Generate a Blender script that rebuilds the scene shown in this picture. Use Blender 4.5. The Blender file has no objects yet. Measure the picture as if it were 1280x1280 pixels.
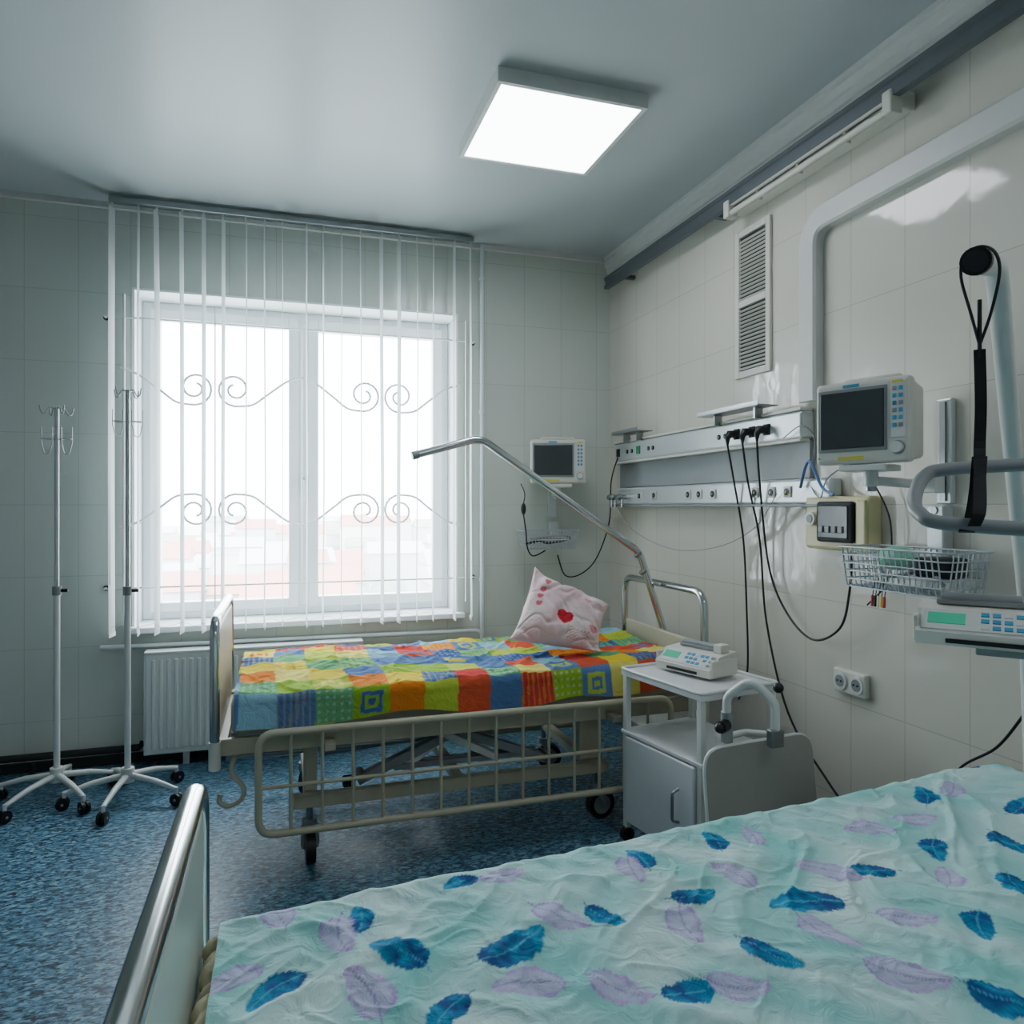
import bpy, bmesh, math, random
import numpy as np
from mathutils import Vector, Matrix, Euler
random.seed(4); rng=np.random.default_rng(7)
S=bpy.context.scene
pi=math.pi
# ---------------------------------------------------------------- materials
def lin(c):
    if isinstance(c,str):
        c=[int(c[i:i+2],16)/255 for i in (0,2,4)]
    return tuple((x/12.92 if x<=.04045 else ((x+.055)/1.055)**2.4) for x in c)+(1,)
def mat(name,col,rough=.5,metal=0,noise=0,nscale=30,bump=0,bscale=60,emit=None,es=0,coat=0,spec=.5):
    m=bpy.data.materials.new(name); m.use_nodes=True
    nt=m.node_tree; b=nt.nodes['Principled BSDF']
    c=lin(col); b.inputs['Base Color'].default_value=c
    b.inputs['Roughness'].default_value=rough; b.inputs['Metallic'].default_value=metal
    b.inputs['Coat Weight'].default_value=coat
    b.inputs['Specular IOR Level'].default_value=spec
    tc=nt.nodes.new('ShaderNodeTexCoord')
    if noise:
        n=nt.nodes.new('ShaderNodeTexNoise'); n.inputs['Scale'].default_value=nscale; n.inputs['Detail'].default_value=4
        nt.links.new(tc.outputs['Object'],n.inputs['Vector'])
        r=nt.nodes.new('ShaderNodeMix'); r.data_type='RGBA'
        r.inputs[6].default_value=tuple(x*(1-noise) for x in c[:3])+(1,)
        r.inputs[7].default_value=tuple(min(1,x*(1+noise)) for x in c[:3])+(1,)
        nt.links.new(n.outputs['Fac'],r.inputs[0]); nt.links.new(r.outputs[2],b.inputs['Base Color'])
    if bump:
        n=nt.nodes.new('ShaderNodeTexNoise'); n.inputs['Scale'].default_value=bscale; n.inputs['Detail'].default_value=3
        nt.links.new(tc.outputs['Object'],n.inputs['Vector'])
        bp=nt.nodes.new('ShaderNodeBump'); bp.inputs['Strength'].default_value=bump; bp.inputs['Distance'].default_value=.004
        nt.links.new(n.outputs['Fac'],bp.inputs['Height']); nt.links.new(bp.outputs[0],b.inputs['Normal'])
    if emit:
        b.inputs['Emission Color'].default_value=lin(emit); b.inputs['Emission Strength'].default_value=es
    return m
CHROME=mat('chrome','c8ccce',.16,1,noise=.05)
STEEL=mat('brushed_steel','9aa0a2',.32,1,noise=.08)
BEIGE=mat('beige_enamel','b9b59c',.35,noise=.05)
WHITE=mat('white_enamel','d9dcd9',.35,noise=.03)
PLAST=mat('white_plastic','d6d6cc',.4,noise=.03)
GREYP=mat('grey_plastic','8c9294',.45,noise=.05)
GREYM=mat('grey_metal_strip','5f676c',.4,.3,noise=.05)
BLACK=mat('black_rubber','101214',.45,noise=.1)
DARK=mat('dark_hollow','2a2e30',.7,noise=.1)
SCREEN=mat('dark_screen','3a4143',.12,noise=.02)
PVC=mat('window_pvc','e8ecee',.3,noise=.02)
MATT=mat('mattress_cloth','b8b49c',.9,noise=.05,bump=.3)
BLUEK=mat('blue_keypad','4a9cc0',.4,noise=.05)
YEL=mat('yellow_label','d8cf5a',.4,noise=.05)
GREENL=mat('green_display','3fae8a',.3,noise=.05,emit='3fae8a',es=.25)
WOOD=mat('pale_laminate','b9a98c',.35,noise=.08,nscale=8)
CREAM=mat('cream_box','d6cfa0',.4,noise=.04)
RED=mat('red_plastic','c03038',.4,noise=.05)
GRNB=mat('green_ball','8fd0b4',.5,noise=.05)
PIPE=mat('radiator_paint','d4dcdc',.35,noise=.03)
DOORG=mat('cabinet_white','dde0e2',.3,noise=.02)
PANEL=mat('footboard_panel','b9c6bd',.3,noise=.03)
BOARD=mat('board_grey','a3a29b',.4,noise=.04)
CLOTH=mat('cream_cloth','c9bf9e',.9,noise=.12,nscale=40,bump=.6,bscale=50)

def tilemat(name,axis,c1,mortar,off=(0,0),rough=.14):
    m=bpy.data.materials.new(name); m.use_nodes=True
    nt=m.node_tree; b=nt.nodes['Principled BSDF']
    g=nt.nodes.new('ShaderNodeNewGeometry'); sx=nt.nodes.new('ShaderNodeSeparateXYZ'); cb=nt.nodes.new('ShaderNodeCombineXYZ')
    nt.links.new(g.outputs['Position'],sx.inputs[0])
    def addc(sock,v,dst):
        a=nt.nodes.new('ShaderNodeMath'); a.operation='ADD'; a.inputs[1].default_value=v
        nt.links.new(sock,a.inputs[0]); nt.links.new(a.outputs[0],dst)
    addc(sx.outputs[axis],off[0],cb.inputs[0]); addc(sx.outputs[2],off[1],cb.inputs[1])
    br=nt.nodes.new('ShaderNodeTexBrick'); br.offset=0
    br.inputs['Scale'].default_value=1; br.inputs['Brick Width'].default_value=.243; br.inputs['Row Height'].default_value=.368
    br.inputs['Mortar Size'].default_value=.0016; br.inputs['Mortar Smooth'].default_value=.2
    c=lin(c1); br.inputs['Color1'].default_value=c; br.inputs['Color2'].default_value=tuple(x*.975 for x in c[:3])+(1,)
    br.inputs['Mortar'].default_value=lin(mortar)
    nt.links.new(cb.outputs[0],br.inputs['Vector']); nt.links.new(br.outputs['Color'],b.inputs['Base Color'])
    n=nt.nodes.new('ShaderNodeTexNoise'); n.inputs['Scale'].default_value=9; n.inputs['Detail'].default_value=2
    nt.links.new(g.outputs['Position'],n.inputs['Vector'])
    ma=nt.nodes.new('ShaderNodeMath'); ma.operation='MULTIPLY_ADD'; ma.inputs[1].default_value=-.5
    nt.links.new(br.outputs['Fac'],ma.inputs[0]); nt.links.new(n.outputs['Fac'],ma.inputs[2])
    bp=nt.nodes.new('ShaderNodeBump'); bp.inputs['Strength'].default_value=.22; bp.inputs['Distance'].default_value=.006
    nt.links.new(ma.outputs[0],bp.inputs['Height']); nt.links.new(bp.outputs[0],b.inputs['Normal'])
    b.inputs['Roughness'].default_value=rough
    return m
TR=tilemat('cream_wall_tiles',1,'d6d3c7','b6b3a7',off=(10-2.02+.243*8.23,-2.09+.368*20),rough=.07)
TB=tilemat('green_white_wall_tiles',0,'cbd2ca','b2b9b2',off=(10,-2.09+.368*20),rough=.18)
def floormat():
    m=bpy.data.materials.new('blue_speckled_linoleum'); m.use_nodes=True
    nt=m.node_tree; b=nt.nodes['Principled BSDF']; g=nt.nodes.new('ShaderNodeNewGeometry')
    def noise(sc,det,rot,stretch):
        mp=nt.nodes.new('ShaderNodeMapping'); mp.inputs['Rotation'].default_value=(0,0,rot); mp.inputs['Scale'].default_value=stretch
        nt.links.new(g.outputs['Position'],mp.inputs[0])
        n=nt.nodes.new('ShaderNodeTexNoise'); n.inputs['Scale'].default_value=sc; n.inputs['Detail'].default_value=det
        n.inputs['Distortion'].default_value=.8
        nt.links.new(mp.outputs[0],n.inputs['Vector']); return n
    n1=noise(34,3,.6,(1,2.0,1)); n2=noise(46,3,2.1,(1,2.4,1))
    r1=nt.nodes.new('ShaderNodeValToRGB'); e=r1.color_ramp.elements
    e[0].position=.34;e[0].color=lin('1b3446'); e[1].position=.66;e[1].color=lin('7b9eae')
    x=r1.color_ramp.elements.new(.5); x.color=lin('44748f')
    nt.links.new(n1.outputs['Fac'],r1.inputs[0])
    r2=nt.nodes.new('ShaderNodeValToRGB'); e=r2.color_ramp.elements
    e[0].position=.40;e[0].color=(.07,.08,.09,1); e[1].position=.47;e[1].color=(1,1,1,1)
    nt.links.new(n2.outputs['Fac'],r2.inputs[0])
    mx=nt.nodes.new('ShaderNodeMix'); mx.data_type='RGBA'; mx.blend_type='MULTIPLY'; mx.inputs[0].default_value=.9
    nt.links.new(r1.outputs[0],mx.inputs[6]); nt.links.new(r2.outputs[0],mx.inputs[7])
    nt.links.new(mx.outputs[2],b.inputs['Base Color']); b.inputs['Roughness'].default_value=.42; b.inputs['Specular IOR Level'].default_value=.35
    return m
FLOOR=floormat()
CEIL=mat('stretch_ceiling','bac2c5',.33,noise=.01,bump=.02,bscale=2,spec=.27)
PLASTER=mat('side_wall_paint','c3caca',.5,noise=.03,nscale=4)
CORN=mat('cornice_white','d3d5d1',.4,noise=.03)
# ---------------------------------------------------------------- mesh builder
def fillet(pts,r,n=6,closed=False):
    pts=[Vector(p) for p in pts]; out=[]; N=len(pts)
    for i,p in enumerate(pts):
        if not closed and i in (0,N-1): out.append(p); continue
        a=pts[i-1]-p; b=pts[(i+1)%N]-p
        la,lb=a.length,b.length; ang=a.angle(b)
        if ang>pi-.02: out.append(p); continue
        d=min(r/math.tan(ang/2),la*.48,lb*.48)
        p0=p+a.normalized()*d; p1=p+b.normalized()*d
        for k in range(n+1):
            t=k/n; out.append(p0*(1-t)**2+p*2*t*(1-t)+p1*t*t)
    return out
def catmull(pts,n=8,closed=False):
    P=[Vector(p) for p in pts]; N=len(P); out=[]
    rngi=range(N) if closed else range(N-1)
    for i in rngi:
        if closed: a,b,c,d=P[i-1],P[i],P[(i+1)%N],P[(i+2)%N]
        else: a,b,c,d=P[max(i-1,0)],P[i],P[i+1],P[min(i+2,N-1)]
        for k in range(n):
            t=k/n
            out.append(.5*((2*b)+(c-a)*t+(2*a-5*b+4*c-d)*t*t+(-a+3*b-3*c+d)*t**3))
    if not closed: out.append(P[-1])
    return out
class O:
    def __init__(s,name): s.name=name; s.v=[]; s.f=[]; s.mi=[]; s.sm=[]; s.mats=[]
    def m(s,mt):
        if mt not in s.mats: s.mats.append(mt)
        return s.mats.index(mt)
    def add(s,vs,fs,mt,smooth=False):
        o=len(s.v); s.v+=[tuple(v) for v in vs]; k=s.m(mt)
        for f in fs: s.f.append([i+o for i in f]); s.mi.append(k); s.sm.append(smooth)
    def box(s,mt,c,size,rz=0,bev=0,rx=0,ry=0,seg=2,taper=None):
        b=bmesh.new(); bmesh.ops.create_cube(b,size=1)
        for v in b.verts:
            v.co=Vector((v.co.x*size[0],v.co.y*size[1],v.co.z*size[2]))
            if taper and v.co.y>0: v.co.x*=taper; v.co.z*=taper
        if bev: bmesh.ops.bevel(b,geom=list(b.edges),offset=bev,segments=seg,profile=.5,affect='EDGES')
        M=Matrix.Translation(Vector(c))@Matrix.Rotation(rz,4,'Z')@Matrix.Rotation(ry,4,'Y')@Matrix.Rotation(rx,4,'X')
        b.verts.index_update()
        s.add([M@v.co for v in b.verts],[[v.index for v in f.verts] for f in b.faces],mt,False); b.free()
    def bb(s,mt,lo,hi,bev=0):
        s.box(mt,[(lo[i]+hi[i])/2 for i in range(3)],[hi[i]-lo[i] for i in range(3)],bev=bev)
    def tube(s,mt,pts,r,seg=10,closed=False,cap=True):
        P=[Vector(p) for p in pts]; N=len(P)
        rr=r if isinstance(r,(list,tuple)) else [r]*N
        T=[]
        for i in range(N):
            if closed: t=P[(i+1)%N]-P[i-1]
            else: t=P[min(i+1,N-1)]-P[max(i-1,0)]
            T.append(t.normalized() if t.length>1e-9 else Vector((0,0,1)))
        u=T[0].orthogonal().normalized(); vs=[]; fs=[]
        for i in range(N):
            u=(u-T[i]*u.dot(T[i])); 
            u=u.normalized() if u.length>1e-6 else T[i].orthogonal().normalized()
            w=T[i].cross(u)
            for k in range(seg):
                a=2*pi*k/seg; vs.append(P[i]+(u*math.cos(a)+w*math.sin(a))*rr[i])
        for i in range(N if closed else N-1):
            j=(i+1)%N
            for k in range(seg):
                k2=(k+1)%seg; fs.append([i*seg+k,i*seg+k2,j*seg+k2,j*seg+k])
        s.add(vs,fs,mt,True)
        if cap and not closed:
            s.add(vs[:seg],[list(range(seg))[::-1]],mt); s.add(vs[-seg:],[list(range(seg))],mt)
    def cyl(s,mt,p0,p1,r,r2=None,seg=20):
        s.tube(mt,[p0,p1],[r,r if r2 is None else r2],seg)
    def ball(s,mt,c,r,sc=(1,1,1),seg=14):
        vs=[];fs=[];n=seg//2
        for i in range(n+1):
            th=pi*i/n
            for k in range(seg):
                a=2*pi*k/seg; vs.append((c[0]+r*sc[0]*math.sin(th)*math.cos(a),c[1]+r*sc[1]*math.sin(th)*math.sin(a),c[2]+r*sc[2]*math.cos(th)))
        for i in range(n):
            for k in range(seg):
                k2=(k+1)%seg; fs.append([i*seg+k,(i+1)*seg+k,(i+1)*seg+k2,i*seg+k2])
        s.add(vs,fs,mt,True)
    def done(s,loc=(0,0,0),rz=0,parent=None):
        me=bpy.data.meshes.new(s.name); me.from_pydata(s.v,[],s.f)
        for m_ in s.mats: me.materials.append(m_)
        me.polygons.foreach_set('material_index',s.mi); me.polygons.foreach_set('use_smooth',s.sm); me.update()
        ob=bpy.data.objects.new(s.name,me); S.collection.objects.link(ob)
        ob.location=loc; ob.rotation_euler=(0,0,rz); ob.parent=parent; return ob
# ---------------------------------------------------------------- room
XL,XR,YB,YF,H=-2.4,2.0,4.24,-1.8,2.93
WX0,WX1,WZ0,WZ1=-.76,1.0,.70,2.50
o=O('floor'); o.bb(FLOOR,(XL-.2,YF-.2,-.1),(XR+.2,YB+.4,0)); o.done()
o=O('ceiling'); o.bb(CEIL,(XL-.2,YF-.2,H),(XR+.2,YB+.4,H+.1)); o.done()
o=O('wall_right'); o.bb(TR,(XR,YF-.2,0),(XR+.2,YB+.4,H)); o.done()
o=O('wall_left'); o.bb(PLASTER,(XL-.2,YF-.2,0),(XL,YB+.4,H)); o.done()
o=O('wall_front'); o.bb(PLASTER,(XL,YF-.2,0),(XR,YF,H)); o.done()
o=O('wall_back')
o.bb(TB,(XL,YB,0),(WX0,YB+.38,H)); o.bb(TB,(WX1,YB,0),(XR,YB+.38,H))
o.bb(TB,(WX0,YB,0),(WX1,YB+.38,WZ0)); o.bb(TB,(WX0,YB,WZ1),(WX1,YB+.38,H)); o.done()
o=O('window_1')
e=.012
o.bb(PVC,(WX0,YB-.004,WZ0),(WX0+e,YB+.3,WZ1)); o.bb(PVC,(WX1-e,YB-.004,WZ0),(WX1,YB+.3,WZ1))
o.bb(PVC,(WX0+e,YB-.004,WZ1-e),(WX1-e,YB+.3,WZ1)); 
o.bb(PVC,(WX0-.03,YB-.06,WZ0-.02),(WX1+.03,YB+.3,WZ0+.012),.006)
fy0,fy1=YB+.22,YB+.30
fx0,fx1,fz0,fz1=WX0+e,WX1-e,WZ0+.012,WZ1-e
def fr(x0,x1,z0,z1,w,y0,y1):
    o.bb(PVC,(x0,y0,z0),(x0+w,y1,z1),.006); o.bb(PVC,(x1-w,y0,z0),(x1,y1,z1),.006)
    o.bb(PVC,(x0+w,y0,z0),(x1-w,y1,z0+w),.006); o.bb(PVC,(x0+w,y0,z1-w),(x1-w,y1,z1),.006)
fr(fx0,fx1,fz0,fz1,.05,fy0,fy1)
o.bb(PVC,(.075,fy0,fz0+.05),(.15,fy1,fz1-.05),.006)
fr(fx0+.04,.085,fz0+.04,fz1-.04,.055,fy0-.02,fy1-.02)
fr(.14,fx1-.04,fz0+.04,fz1-.04,.06,fy0-.02,fy1-.02)
o.bb(GREYP,(.10,fy0-.045,1.45),(.12,fy0-.02,1.52),.004); o.bb(PVC,(.098,fy0-.055,1.37),(.122,fy0-.04,1.50),.005)
GL=bpy.data.materials.new('window_glass'); GL.use_nodes=True; nt=GL.node_tree; nt.nodes.clear()
a=nt.nodes.new('ShaderNodeBsdfTransparent'); b=nt.nodes.new('ShaderNodeBsdfGlossy'); b.inputs['Roughness'].default_value=.02
mx=nt.nodes.new('ShaderNodeMixShader'); mx.inputs[0].default_value=.05; out=nt.nodes.new('ShaderNodeOutputMaterial')
nt.links.new(a.outputs[0],mx.inputs[1]); nt.links.new(b.outputs[0],mx.inputs[2]); nt.links.new(mx.outputs[0],out.inputs[0])
gy=fy0+.03
o.add([(fx0+.09,gy,fz0+.09),(.04,gy,fz0+.09),(.04,gy,fz1-.09),(fx0+.09,gy,fz1-.09)],[[0,1,2,3]],GL)
o.add([(.19,gy,fz0+.09),(fx1-.09,gy,fz0+.09),(fx1-.09,gy,fz1-.09),(.19,gy,fz1-.09)],[[0,1,2,3]],GL)
o.done()
# trims
o=O('trim_1')
def sweepY(o,mt,prof,y0,y1):
    n=len(prof); vs=[(x,y0,z) for x,z in prof]+[(x,y1,z) for x,z in prof]
    fs=[[i,(i+1)%n,n+(i+1)%n,n+i] for i in range(n)]+[list(range(n))[::-1],list(range(n,2*n))]
    o.add(vs,fs,mt)
sweepY(o,CORN,[(2.0,2.80),(1.988,2.80),(1.988,2.835),(1.978,2.84),(1.974,2.868),(1.965,2.875),(1.96,2.905),(1.948,2.91),(1.948,2.93),(2.0,2.93)],YF,YB)
o.done()
o=O('curtain_track')
sweepY(o,GREYM,[(1.895,2.69),(1.925,2.69),(1.925,2.76),(1.895,2.76),(1.895,2.745),(1.903,2.74),(1.903,2.715),(1.895,2.71)],-1.7,4.10)
for y in (3.9,2.95,2.0,1.0,0): o.bb(GREYM,(1.925,y-.015,2.70),(2.0,y+.015,2.72)); 
o.done()
o=O('trim_2')
o.bb(CORN,(XL,YB-.025,H-.03),(XR,YB,H)); o.done()
o=O('baseboard_back'); o.bb(DARK,(XL,YB-.02,0),(XR,YB,.05),.004); o.done()
o=O('baseboard_right'); o.bb(GREYP,(XR-.015,YF,0),(XR,YB-.02,.06),.004); o.done()
o=O('trim_3')
def band(path,w,th):
    P=fillet(path,.11,8); n=len(P); vs=[];fs=[]
    for i,p in enumerate(P):
        t=(P[min(i+1,n-1)]-P[max(i-1,0)]).normalized(); nn=Vector((0,-t.z,t.y))
        for (k,d) in ((-1,0),(-1,.8),(-.8,1),(.8,1),(1,.8),(1,0)):
            q=p+nn*(k*w/2); vs.append((XR-th*d,q.y,q.z))
    for i in range(n-1):
        for k in range(5): fs.append([i*6+k,i*6+k+1,(i+1)*6+k+1,(i+1)*6+k])
    fs+= [list(range(6)),[ (n-1)*6+k for k in range(6)][::-1]]
    o.add(vs,fs,CORN)
band([(0,2.36,1.76),(0,2.36,2.46),(0,-1.2,2.50)],.095,.045)
o.done()
# ---------------------------------------------------------------- ceiling lights
LED=mat('led_diffuser','ffffff',.5,emit='f4f7ff',es=13)
def led(x0,y0):
    o=O('ceiling_led_panel'); w=.60; z0,z1=H-.055,H
    for lo,hi in (((x0,y0,z0),(x0+w,y0+.018,z1)),((x0,y0+w-.018,z0),(x0+w,y0+w,z1)),((x0,y0+.018,z0),(x0+.018,y0+w-.018,z1)),((x0+w-.018,y0+.018,z0),(x0+w,y0+w-.018,z1))):
        o.bb(WHITE,lo,hi)
    o.bb(LED,(x0+.018,y0+.018,z0+.004),(x0+w-.018,y0+w-.018,z0+.02)); o.done()
led(.735,2.49); led(.735,-.6)  # second panel is added behind the camera, unseen, to light the near bed
# ---------------------------------------------------------------- fluorescent lamp on right wall
o=O('fluorescent_wall_lamp'); dz=.035
o.bb(PLAST,(1.93,1.88,2.625+dz),(2.0,2.82,2.685+dz),.008)
TUBE=mat('fluorescent_tube_off','cfd0c4',.25,noise=.02)
for x,z in ((1.908,2.622+dz),(1.908,2.662+dz)):
    o.cyl(TUBE,(x,1.92,z),(x,2.78,z),.013,seg=12)
for y in (1.885,2.79): o.bb(PLAST,(1.888,y-.01,2.603+dz),(1.94,y+.03,2.68+dz),.006)
for y in (2.1,2.35,2.6): o.bb(PLAST,(1.91,y,2.61+dz),(1.935,y+.012,2.675+dz))
o.done()
o=O('wall_vent_grille')
for (z0,z1) in ((1.93,2.60),):
    o.bb(PLAST,(1.985,2.62,z0),(2.0,2.65,z1),.003); o.bb(PLAST,(1.985,2.84,z0),(2.0,2.87,z1),.003)
    for z in (z0,(z0+z1)/2-.015,z1-.03): o.bb(PLAST,(1.985,2.65,z),(2.0,2.84,z+.03),.003)
    o.bb(DARK,(1.996,2.65,z0+.02),(1.999,2.84,z1-.02))
    z=z0+.04
    while z<z1-.035:
        if abs(z-(z0+z1)/2)>.02: o.box(PLAST,(1.988,2.745,z),(.010,.19,.003),ry=.6)
        z+=.0175
o.done()
# ---------------------------------------------------------------- blinds
VANE=bpy.data.materials.new('blind_fabric'); VANE.use_nodes=True; nt=VANE.node_tree
b=nt.nodes['Principled BSDF']; b.inputs['Base Color'].default_value=lin('d4dada'); b.inputs['Roughness'].default_value=.8
tl=nt.nodes.new('ShaderNodeBsdfTranslucent'); tl.inputs[0].default_value=lin('dfe6ea'); mx=nt.nodes.new('ShaderNodeMixShader'); mx.inputs[0].default_value=.4
wv=nt.nodes.new('ShaderNodeTexNoise'); wv.inputs['Scale'].default_value=400; bp=nt.nodes.new('ShaderNodeBump'); bp.inputs['Strength'].default_value=.1
nt.links.new(wv.outputs[0],bp.inputs['Height']); nt.links.new(bp.outputs[0],b.inputs['Normal'])
nt.links.new(b.outputs[0],mx.inputs[1]); nt.links.new(tl.outputs[0],mx.inputs[2]); nt.links.new(mx.outputs[0],nt.nodes['Material Output'].inputs[0])
o=O('vertical_blinds')
o.bb(STEEL,(-.84,4.08,2.885),(1.06,4.125,2.915),.004)
nv=19
for i in range(nv):
    x=-.82+1.86*i/(nv-1)+random.uniform(-.012,.012); an=pi/2+random.uniform(-.16,.10); zb=.70
    w=.0445; dx,dy=math.cos(an)*w,math.sin(an)*w; cx,cy=x,4.10
    vs=[];n=4
    for k,z in enumerate((2.86,2.2,1.5,zb)):
        sw=random.uniform(-.004,.004)
        for j in range(5):
            q=(j-2)/2; bow=.004*(1-q*q)
            vs.append((cx+dx*q+bow*math.sin(an)+sw,cy+dy*q,z))
    fs=[[k*5+j,k*5+j+1,(k+1)*5+j+1,(k+1)*5+j] for k in range(3) for j in range(4)]
    o.add(vs,fs,VANE,True)
    o.cyl(PLAST,(x,4.10,2.85),(x,4.10,2.89),.005,seg=8)
    o.box(WHITE,(x,4.10,zb-.003),(.004,.09,.022),rz=an-pi/2)
o.tube(PLAST,[(x_,4.055,.74+.012*math.sin(i*2.1)) for i,x_ in enumerate(np.linspace(-.82,1.04,40))],.0012,5)
o.tube(PLAST,[(-.835,4.09,2.88),(-.835,4.07,1.6),(-.83,4.07,.95)],.003,6)
o.done()
# ---------------------------------------------------------------- window grille
o=O('window_security_grille'); gy=4.195
def spiral(cx,cz,r0,r1,a0,turns,n=26):
    return [(cx+(r0+(r1-r0)*i/n)*math.cos(a0+turns*2*pi*i/n),gy,cz+(r0+(r1-r0)*i/n)*math.sin(a0+turns*2*pi*i/n)) for i in range(n+1)]
for z,sg in ((1.98,1),(1.32,-1)):
    for cx in (-.35,.54):
        for d in (-1,1):
            c0=cx+d*.10
            sp=[(c0+(p[0])*d,p[1],z+sg*p[2]) for p in spiral(0,0,.092,.025,-pi/2,-1.45)]
            tail=catmull([(c0+d*.36,gy,z+sg*.085),(c0+d*.27,gy,z+sg*.055),(c0+d*.17,gy,z-sg*.02),(c0+d*.09,gy,z-sg*.08),(c0,gy,z-sg*.092)],6)
            o.tube(GREYP if 0 else WHITE,tail+[Vector(p) for p in sp[1:]],.0065,7)
        o.tube(WHITE,[(cx,gy,z-.08),(cx,gy,z+.08)],.004,6)
for x in (-.79,1.04):
    o.tube(WHITE,[(x,gy,.78),(x,gy,2.45)],.007,8)
for x in (-.35,.10,.54): o.tube(WHITE,[(x,gy,.80),(x,gy,2.42)],.004,6)
for z in (.92,2.33):
    o.tube(WHITE,[(-.88,gy,z),(1.09,gy,z)],.005,6)
    for x in (-.88,1.09):
        o.cyl(WHITE,(x,gy,z),(x,YB,z),.006,seg=8); o.cyl(DARK,(x,YB-.012,z),(x,YB,z),.014,seg=10)
o.done()
o=O('heating_pipe')
o.tube(PIPE,[(1.14,4.20,.30),(1.14,4.20,2.92)],.014,12)
o.tube(PIPE,fillet([(1.14,4.20,.30),(1.14,4.20,.60),(-.9,4.20,.615)],.05),.013,10)
for z in (.9,1.9,2.7): o.cyl(PIPE,(1.14,4.20,z),(1.14,4.20,z+.02),.02)
o.done()
o=O('radiator')
rx0,rx1=-.675,.42
o.bb(PIPE,(rx0,4.085,.07),(rx1,4.11,.59),.008); o.bb(PIPE,(rx0,4.15,.07),(rx1,4.17,.59),.006)
x=rx0+.04
while x<rx1-.02:
    o.box(PIPE,(x,4.084,.33),(.018,.012,.46),bev=.005); x+=.036
o.bb(PIPE,(rx0-.004,4.082,.585),(rx1+.004,4.175,.60),.004)
for xx in (rx0,rx1): o.bb(PIPE,(xx-.006,4.09,.07),(xx+.006,4.17,.59),.003)
for x in (-.5,.2): o.bb(PIPE,(x,4.12,.0),(x+.03,4.15,.1))
for x in (-.5,.2): o.bb(PIPE,(x,4.17,.3),(x+.03,4.238,.33))
o.done()
o=O('floor_pipe'); o.tube(DARK,[(XL+.02,4.195,.085),(-.72,4.195,.085),(-.70,4.195,.11)],.018,10)
for x in (-1.9,-1.2): o.cyl(DARK,(x,4.195,.05),(x,4.195,.0),.01)
o.done()
# ---------------------------------------------------------------- IV stands
def iv(x,y,top,rot):
    o=O('iv_stand')
    o.cyl(WHITE,(0,0,.085),(0,0,.15),.028); o.tube(WHITE,[(0,0,.12),(0,0,.95)],.0135,14)
    o.cyl(GREYP,(0,0,.94),(0,0,.98),.019); o.cyl(BLACK,(.01,0,.96),(.045,0,.96),.008)
    o.tube(CHROME,[(0,0,.96),(0,0,top)],.010,12)
    for i in range(5):
        a=rot+i*2*pi/5; c,s_=math.cos(a),math.sin(a)
        o.tube(WHITE,[(c*.02,s_*.02,.115),(c*.14,s_*.14,.10),(c*.25,s_*.25,.072)],[.015,.013,.010],8)
        o.cyl(WHITE,(c*.25,s_*.25,.08),(c*.25,s_*.25,.05),.008,seg=10)
        ax=Vector((-s_,c,0)); p=Vector((c*.255,s_*.255,.027))
        for d in (-1,1): o.cyl(BLACK,p+ax*(.004*d),p+ax*(.017*d),.027,seg=16)
        o.cyl(GREYP,p-ax*.02,p+ax*.02,.006,seg=8)
    for i in range(4):
        a=rot+.3+i*pi/2; c,s_=math.cos(a),math.sin(a)
        o.tube(STEEL,catmull([(0,0,top-.01),(c*.03,s_*.03,top-.002),(c*.05,s_*.05,top-.03),(c*.065,s_*.065,top-.025),(c*.072,s_*.072,top+.005)],5),.003,6)
    for sx in (-1,1):
        cx=sx*.040; w=.022
        for t in (-1,1):
            o.tube(STEEL,fillet([(cx+t*w,0,top-.09),(cx+t*w*1.0,0,top-.16),(cx+t*w*.5,0,top-.21),(cx,0,top-.215)],.02,4),.0022,5)
        o.tube(STEEL,[(cx+w*math.cos(t),w*math.sin(t),top-.145) for t in np.linspace(0,2*pi,16,endpoint=False)],.0022,5,closed=True)
        o.tube(STEEL,[(0,0,top-.145),(cx-sx*w,0,top-.145)],.0025,5)
    o.done((x,y,0))
iv(-.99,3.79,1.80,.35); iv(-.68,3.69,1.88,.75)
# ---------------------------------------------------------------- beds
def caster(o,x,y,rr,ang,ztop):
    c,s_=math.cos(ang),math.sin(ang); f=Vector((c,s_,0)); sd=Vector((-s_,c,0)); p=Vector((x,y,0)); w=p+f*.03+Vector((0,0,rr))
    o.cyl(STEEL,p+Vector((0,0,ztop)),p+Vector((0,0,2*rr+.02)),.013)
    o.cyl(GREYP,p+Vector((0,0,2*rr+.03)),p+Vector((0,0,2*rr+.005)),.028)
    for d in (-1,1):
        q=w+sd*(.024*d)
        o.tube(GREYP,[p+sd*(.02*d)+Vector((0,0,2*rr+.01)),q+Vector((0,0,rr*.3)),q],[.012,.011,.009],8)
    o.cyl(BLACK,w-sd*.017,w+sd*.017,rr,seg=28); o.cyl(GREYP,w-sd*.019,w+sd*.019,rr*.66,seg=20); o.cyl(STEEL,w-sd*.03,w+sd*.03,.008)
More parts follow.
